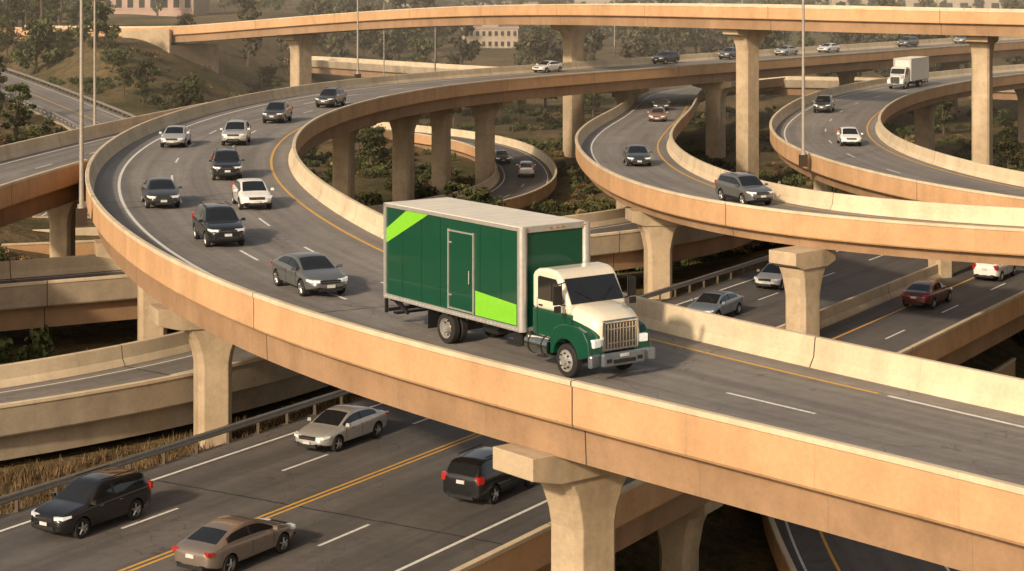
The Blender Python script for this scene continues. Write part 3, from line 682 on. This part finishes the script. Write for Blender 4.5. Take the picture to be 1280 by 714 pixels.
# ---- box trucks
GREEN=simple('paint_green',(.004,.066,.036),.28,0,.7,var=.04,scale=1.5); LIME=simple('paint_lime',(.22,.60,.035),.4,0,.4,var=.04); CRM=simple('paint_cream',(.76,.69,.55),.3,0,.9,var=.03); WROOF=simple('box_roof',(.80,.74,.64),.5,var=.06,scale=.8)
DGREEN=simple('paint_green_seam',(.003,.04,.022),.5)
ALU=simple('aluminium',(.66,.64,.60),.35,.6,var=.08); BUMP=simple('bumper_grey',(.26,.29,.32),.3,.6)
WHT=simple('paint_fleet_white',(.74,.72,.66),.4,0,.4)
AMB=simple('amber_lamp',(.5,.2,.03),.3); TURN=simple('turn_lamp',(.7,.35,.1),.3); WST=simple('wheel_steel',(.62,.60,.56),.3,.6)
def truck(name,x,y,z,rz,side,lower,cab,stripes=True,sc=1.0,seam=None):
    P=empty(name,(x,y,z),rz); P.scale=(sc,sc,sc)
    x0,x1,zb,zt,hw=-3.7,4.65,1.12,4.5,1.4
    mb=MB(); mb.box(((x0+x1)/2,0,(zb+zt)/2),(x1-x0-.04,2*hw-.04,zt-zb-.04),0); mb.obj('cargo_box',[side],P)
    mb=MB(); mb.box(((x0+x1)/2,0,zt+.0),(x1-x0+.02,2*hw-.06,.05),0)
    for i in range(12): mb.box((x0+.5+i*(x1-x0-1)/11,0,zt+.025),(.05,2*hw-.1,.012),0)
    mb.obj('box_roof',[WROOF],P,bevel=.02)
    mb=MB()
    for s in(-1,1):
        mb.box(((x0+x1)/2,s*hw,zb+.07),(x1-x0,.06,.16),0); mb.box(((x0+x1)/2,s*hw,zt-.05),(x1-x0,.07,.12),0)
        mb.box((x0+.06,s*hw,(zb+zt)/2),(.14,.07,zt-zb),0)
        mb.tube((x1-.07,s*(hw-.09),zb),(x1-.07,s*(hw-.09),zt+.01),.17,None,16,0)
        for i in range(40): mb.box((x0+.15+i*.205,s*(hw+.035),zb+.07),(.05,.012,.05),1)
    mb.box((x1,0,zt-.06),(.08,2*hw-.1,.2),0); mb.box((x1,0,zb+.06),(.06,2*hw-.1,.14),0)
    mb.box((x0,0,zb+.05),(.1,2*hw,.2),0); mb.box((x0,0,zt-.08),(.1,2*hw,.2),0)
    mb.box((x0-.005,0,(zb+zt)/2),(.03,2*hw-.2,zt-zb-.3),0)
    mb.obj('box_frame',[ALU,WHT],P,bevel=.01)
    ys=-hw
    mb=MB(); dx0,dx1,dz0,dz1=.45,1.95,1.35,4.0
    mb.box(((dx0+dx1)/2,ys-.0,(dz0+dz1)/2),(dx1-dx0,.03,dz1-dz0),0); mb.obj('side_door',[side],P)
    mb=MB()
    for xx in(dx0,dx1): mb.box((xx,ys-.02,(dz0+dz1)/2),(.06,.05,dz1-dz0+.1),0)
    for zz in(dz0,dz1): mb.box(((dx0+dx1)/2,ys-.022,zz),(dx1-dx0+.06,.05,.05),0)
    mb.tube((dx1-.2,ys-.07,2.3),(dx1-.2,ys-.07,2.75),.02,None,6,0); mb.box((dx0+.12,ys-.03,3.6),(.16,.05,.05),0); mb.box((dx0+.12,ys-.03,1.8),(.16,.05,.05),0)
    mb.obj('side_door_frame',[ALU],P)
    if stripes:
        mb=MB()
        def plate(poly):
            mb.extr(poly,ys+.005,ys+.013,0)
        plate([(x0+.14,3.1),(x0+.14,3.62),(-2.25,4.38),(-.85,4.38)]); plate([(2.02,1.3),(2.02,2.12),(x1-.28,1.98),(x1-.28,1.3)])
        mb.obj('lime_stripes',[LIME],P)
    mb=MB()
    for i in range(7):
        xx=x0+1.2+i*1.2
        if not dx0-.1<xx<dx1+.1 and xx<4.3: mb.box((xx,ys+.013,(zb+zt)/2),(.006,.006,zt-zb-.3),0)
    mb.obj('panel_seams',[seam or side],P)
    mb=MB()
    for yy in(-1.2,-.25,0,.25,1.2): mb.box((x1+.06,yy,zt-.05),(.04,.1,.04),0)
    mb.obj('marker_lamps',[AMB],P)
    mb=MB()
    for s in(-1,1): mb.box((2.2,s*.42,.95),(11.2,.1,.26),0)
    for i in range(14): mb.box((x0+.3+i*.6,0,1.06),(.08,2.6,.1),0)
    mb.box((0,0,.55),(.3,1.7,.3),0); mb.box((6.8,0,.5),(.2,1.8,.2),0); mb.box((2.0,-.0,.8),(.9,1.5,.35),0); mb.box((3.2,0,.85),(3,.3,.2),0)
    mb.box((-1.0,-1.0,.75),(.03,.6,.75),0); mb.box((-1.0,1.0,.75),(.03,.6,.75),0)
    mb.box((x0-.12,0,.62),(.12,2.3,.12),0); mb.box((x0+.35,-.9,.8),(1.0,.1,.14),0,ry=.4); mb.box((x0+.35,.9,.8),(1.0,.1,.14),0,ry=.4)
    mb.box((x0-.25,-1.15,.95),(.1,.1,.9),0); mb.box((x0-.25,1.15,.95),(.1,.1,.9),0); mb.box((x0-.3,0,1.1),(.06,2.2,.25),0); mb.box((x0-.2,0,.45),(.25,1.6,.08),0)
    mb.obj('chassis',[M_DARK],P)
    mb=MB(); mb.tube((4.75,-1.02,.82),(5.95,-1.02,.82),.35,None,24,0); mb.tube((4.95,-1.02,.82),(5.0,-1.02,.82),.365,None,24,1); mb.tube((5.65,-1.02,.82),(5.7,-1.02,.82),.365,None,24,1)
    mb.box((5.95,-1.08,.60),(.7,.45,.05),0); mb.box((5.95,-1.04,1.0),(.6,.4,.05),0); mb.box((4.2,-1.0,.85),(.5,.4,.42),2)
    mb.obj('fuel_tank_and_steps',[M_CHR,M_DARK,M_DARK],P,bevel=0,sharp=40)
    mb=MB(); r=.53
    for s in(-1,1):
        for xx,yo in((0,1.24),(0,.9),(6.8,1.22)):
            c=(xx,s*yo,r); f=xx>1
            pr=[(.2,-.28),(r*.9,-.28),(r,-.24),(r,-.04),(r*.94,0),(r*.66,.0),(r*.64,-.03)]+([(r*.5,-.02),(r*.42,.05),(.14,.07),(.12,.12),(0,.12)] if f else [(r*.56,-.14),(r*.3,-.16),(.16,-.02),(.14,.04),(0,.04)])
            mb.lathe_y(c,pr,32,[0,0,0,0,0,1,1,1,1,1,1],s)
            if yo>1:
                for i in range(8):
                    a=i*math.pi/4; q=.36*r*1.25 if f else .3*r+.08
                    yy=c[1]+s*(.06 if f else -.1); mb.tube((c[0]+q*math.cos(a),yy-s*.03,c[2]+q*math.sin(a)),(c[0]+q*math.cos(a),yy+s*.02,c[2]+q*math.sin(a)),.03,None,6,2)
    mb.obj('wheels',[M_TYRE,WST,M_DARK],P,sharp=35,fixn=False)
    # cab
    W=1.16
    mb=MB(); mb.extr([(4.92,1.95),(4.92,3.02),(5.0,3.16),(5.2,3.26),(5.6,3.32),(6.05,3.30),(6.3,3.22),(6.42,3.08),(6.92,2.25),(6.92,1.95)],-W,W,0)
    o=mb.obj('cab_upper',[cab],P,fixn=True); bv=o.modifiers.new('b','BEVEL'); bv.width=.12; bv.segments=5; bv.limit_method='ANGLE'
    mb=MB(); mb.extr([(4.94,.95),(4.94,1.98),(6.98,1.98),(6.98,1.3),(6.2,1.0)],-W+.006,W-.006,0); mb.obj('cab_lower',[lower],P,bevel=.03,fixn=True)
    mb=MB()
    p0=Vector((6.42,0,3.08)); dxz=Vector((.5,0,-.83)); nrm=Vector((.83,0,.5)).normalized()
    a=p0+dxz*.04+nrm*.012; b_=p0+dxz*.94+nrm*.012
    mb.add([a+Vector((0,-W+.14,0)),a+Vector((0,W-.14,0)),b_+Vector((0,W-.09,0)),b_+Vector((0,-W+.09,0))],[(0,1,2,3)],0)
    for s in(-1,1):
        yv=s*(W+.006); mb.extr([(5.25,2.28),(5.25,2.98),(5.32,3.04),(6.22,3.02),(6.66,2.36),(6.6,2.28)],yv-.006,yv+.006,0)
    mb.obj('cab_glass',[M_GLASS],P)
    mb=MB()
    for s in(-1,1):
        yv=s*(W+.012); mb.box((5.98,yv,2.66),(.035,.02,.74),0)
        for xx in(5.2,6.72): mb.box((xx,s*(W-.003),1.7),(.015,.02,1.25 if xx<6 else .9),0)
        mb.box((5.96,s*(W-.003),1.1),(1.5,.02,.015),0); mb.box((5.4,s*(W+.01),2.1),(.2,.04,.05),0)
        mb.box((6.75,s*(W+.38),2.62),(.1,.26,.60),0); mb.tube((6.7,s*W,3.0),(6.75,s*(W+.38),2.95),.02,None,6,0); mb.tube((6.7,s*W,2.25),(6.75,s*(W+.38),2.35),.02,None,6,0)
        mb.tube((6.75,s*(W+.2),2.28),(6.75,s*(W+.2),2.98),.02,None,6,0)
        mb.box((6.78,s*(W+.38),2.18),(.09,.22,.2),0)
        mb.tube((6.93,s*.1,2.36),(6.7,s*.75,2.70),.014,None,5,0)
    mb.obj('cab_trim',[M_DARK],P)
    st=[(6.86,1.06,2.27,1.25),(7.1,1.05,2.24,1.2),(7.4,1.0,2.17,1.15),(7.7,.93,2.08,1.1),(7.9,.86,1.98,1.05),(8.0,.78,1.86,1.05)]
    V=[];Fc=[];MI=[];k=13
    for X,w_,zt_,zb_ in st:
        h=[(w_*1.02,zb_),(w_*1.04,zb_+.25),(w_*1.02,zt_-.42),(w_*.98,zt_-.15),(w_*.86,zt_-.03),(w_*.45,zt_+.03),(0,zt_+.04)]
        V+=[(X,-a_,z_) for a_,z_ in h]+[(X,a_,z_) for a_,z_ in h[-2::-1]]
    for i in range(len(st)-1):
        for j in range(k-1):
            jj=min(j,k-2-j); Fc.append((i*k+j,i*k+j+1,(i+1)*k+j+1,(i+1)*k+j)); MI.append(1 if jj<2 else 0)
    Fc.append(tuple((len(st)-1)*k+j for j in range(k))); MI.append(0)
    mb=MB(); mb.v=V;mb.f=Fc;mb.m=MI;mb.sm=[True]*len(Fc); mb.obj('hood',[cab,lower],P,sharp=50)
    arc=[(6.8+.66*math.cos(t),.56+.66*math.sin(t)) for t in np.linspace(.15,math.pi-.15,14)]
    out=[(6.02,.66),(6.02,1.2),(6.2,1.48),(6.5,1.64),(6.9,1.72),(7.4,1.68),(7.75,1.56),(7.98,1.28),(8.04,.85),(7.5,.66)]
    poly=out+arc
    mb=MB()
    for s in(-1,1):
        y0,y1=(.62,1.27); mb.extr(poly,s*y0,s*y1,0)
    o=mb.obj('fenders',[lower],P,fixn=True); bv=o.modifiers.new('b','BEVEL'); bv.width=.12; bv.segments=4; bv.limit_method='ANGLE'; bv.angle_limit=math.radians(40)
    mb=MB()
    mb.box((8.0,0,1.42),(.14,1.46,.98),0,taper=.95); mb.obj('grille_surround',[M_CHR],P,bevel=.05)
    mb=MB(); mb.box((8.06,0,1.42),(.05,1.24,.78),0); mb.obj('grille_recess',[M_DARK],P)
    mb=MB()
    for i in range(10): mb.box((8.095,-.558+i*.124,1.42),(.03,.06,.76),0)
    for zz in(1.2,1.64): mb.box((8.09,0,zz),(.03,1.2,.035),0)
    mb.obj('grille_bars',[M_CHR],P)
    mb=MB()
    for s in(-1,1): mb.box((7.97,s*.95,1.22),(.18,.34,.26),0,rz=-s*.2); mb.box((7.85,s*1.18,1.22),(.22,.08,.18),1,rz=-s*.3)
    mb.obj('headlamps',[M_HEAD,TURN],P,bevel=.03)
    mb=MB(); mb.box((8.16,0,.70),(.18,1.7,.42),0)
    for s in(-1,1): mb.box((8.05,s*1.06,.70),(.18,.58,.40),0,rz=-s*.35)
    mb.obj('bumper',[BUMP],P,bevel=.06)
    mb=MB(); mb.box((8.255,0,.64),(.02,.9,.12),0); mb.box((8.255,.62,.68),(.02,.2,.12),0); mb.box((8.255,-.62,.68),(.02,.2,.12),0); mb.box((8.26,-.0,.82),(.02,.34,.1),1)
    mb.obj('bumper_details',[M_DARK,M_PLATE],P)
    mb=MB(); mb.tube((4.78,1.0,1.0),(4.78,1.0,3.2),.07,None,10,0); mb.obj('exhaust_stack',[M_CHR],P)
    return P
truck('box_truck',-1.30,67.15,7.005,math.atan2(-.809,.588),GREEN,GREEN,CRM,seam=DGREEN)
tt,nn,ss_=tang(B,50.5,243)
truck('box_truck',ss_[0]-nn[0]*1.5,ss_[1]-nn[1]*1.5,5.005,math.atan2(-tt[1],-tt[0]),WHT,WHT,WHT,False,.82)

# ------------------------------------------------------------------ haze, light, sky, camera
mb=MB(); mb.box((0,1400,30),(2600,2440,90),0)
m=bpy.data.materials.new('valley_haze'); m.use_nodes=True; nt=m.node_tree; nt.nodes.clear()
om=nt.nodes.new('ShaderNodeOutputMaterial'); vs=nt.nodes.new('ShaderNodeVolumeScatter'); vs.inputs['Color'].default_value=(1,.92,.80,1); vs.inputs['Density'].default_value=.0007; vs.inputs['Anisotropy'].default_value=0
nt.links.new(vs.outputs[0],om.inputs['Volume'])
mb.obj('haze',[m])
to_sun=Vector((-.48,-.77,.43)).normalized()
el=math.asin(to_sun.z); rot=math.atan2(to_sun.x,to_sun.y)
w=bpy.data.worlds.new('World'); scn.world=w; w.use_nodes=True; nt=w.node_tree
sk=nt.nodes.new('ShaderNodeTexSky'); sk.sky_type='NISHITA'; sk.sun_disc=False; sk.sun_elevation=el; sk.sun_rotation=rot; sk.air_density=1.0; sk.dust_density=4.0
hs=nt.nodes.new('ShaderNodeHueSaturation'); hs.inputs['Saturation'].default_value=.6; nt.links.new(sk.outputs[0],hs.inputs['Color'])
mx=nt.nodes.new('ShaderNodeMix'); mx.data_type='RGBA'; mx.blend_type='MULTIPLY'; mx.inputs[0].default_value=1; mx.inputs[7].default_value=(1.0,.91,.79,1); nt.links.new(hs.outputs[0],mx.inputs[6])
bg=nt.nodes['Background']; nt.links.new(mx.outputs[2],bg.inputs[0]); bg.inputs[1].default_value=.13
sd=bpy.data.lights.new('sun','SUN'); sd.energy=3.7; sd.angle=math.radians(3.0); sd.color=(1.0,.80,.57)
so=bpy.data.objects.new('sun',sd); so.rotation_euler=(-to_sun).to_track_quat('-Z','Y').to_euler(); so.location=(0,0,60); COL.objects.link(so)
cd=bpy.data.cameras.new('camera'); cd.lens=67.5; cd.sensor_width=36; cd.shift_y=-397/1280; cd.clip_end=9000; cd.clip_start=.5
co=bpy.data.objects.new('camera',cd); co.location=(0,0,20); co.rotation_euler=(math.pi/2,0,0); COL.objects.link(co); scn.camera=co
scn.view_settings.view_transform='Standard'; scn.view_settings.look='None'; scn.view_settings.exposure=0
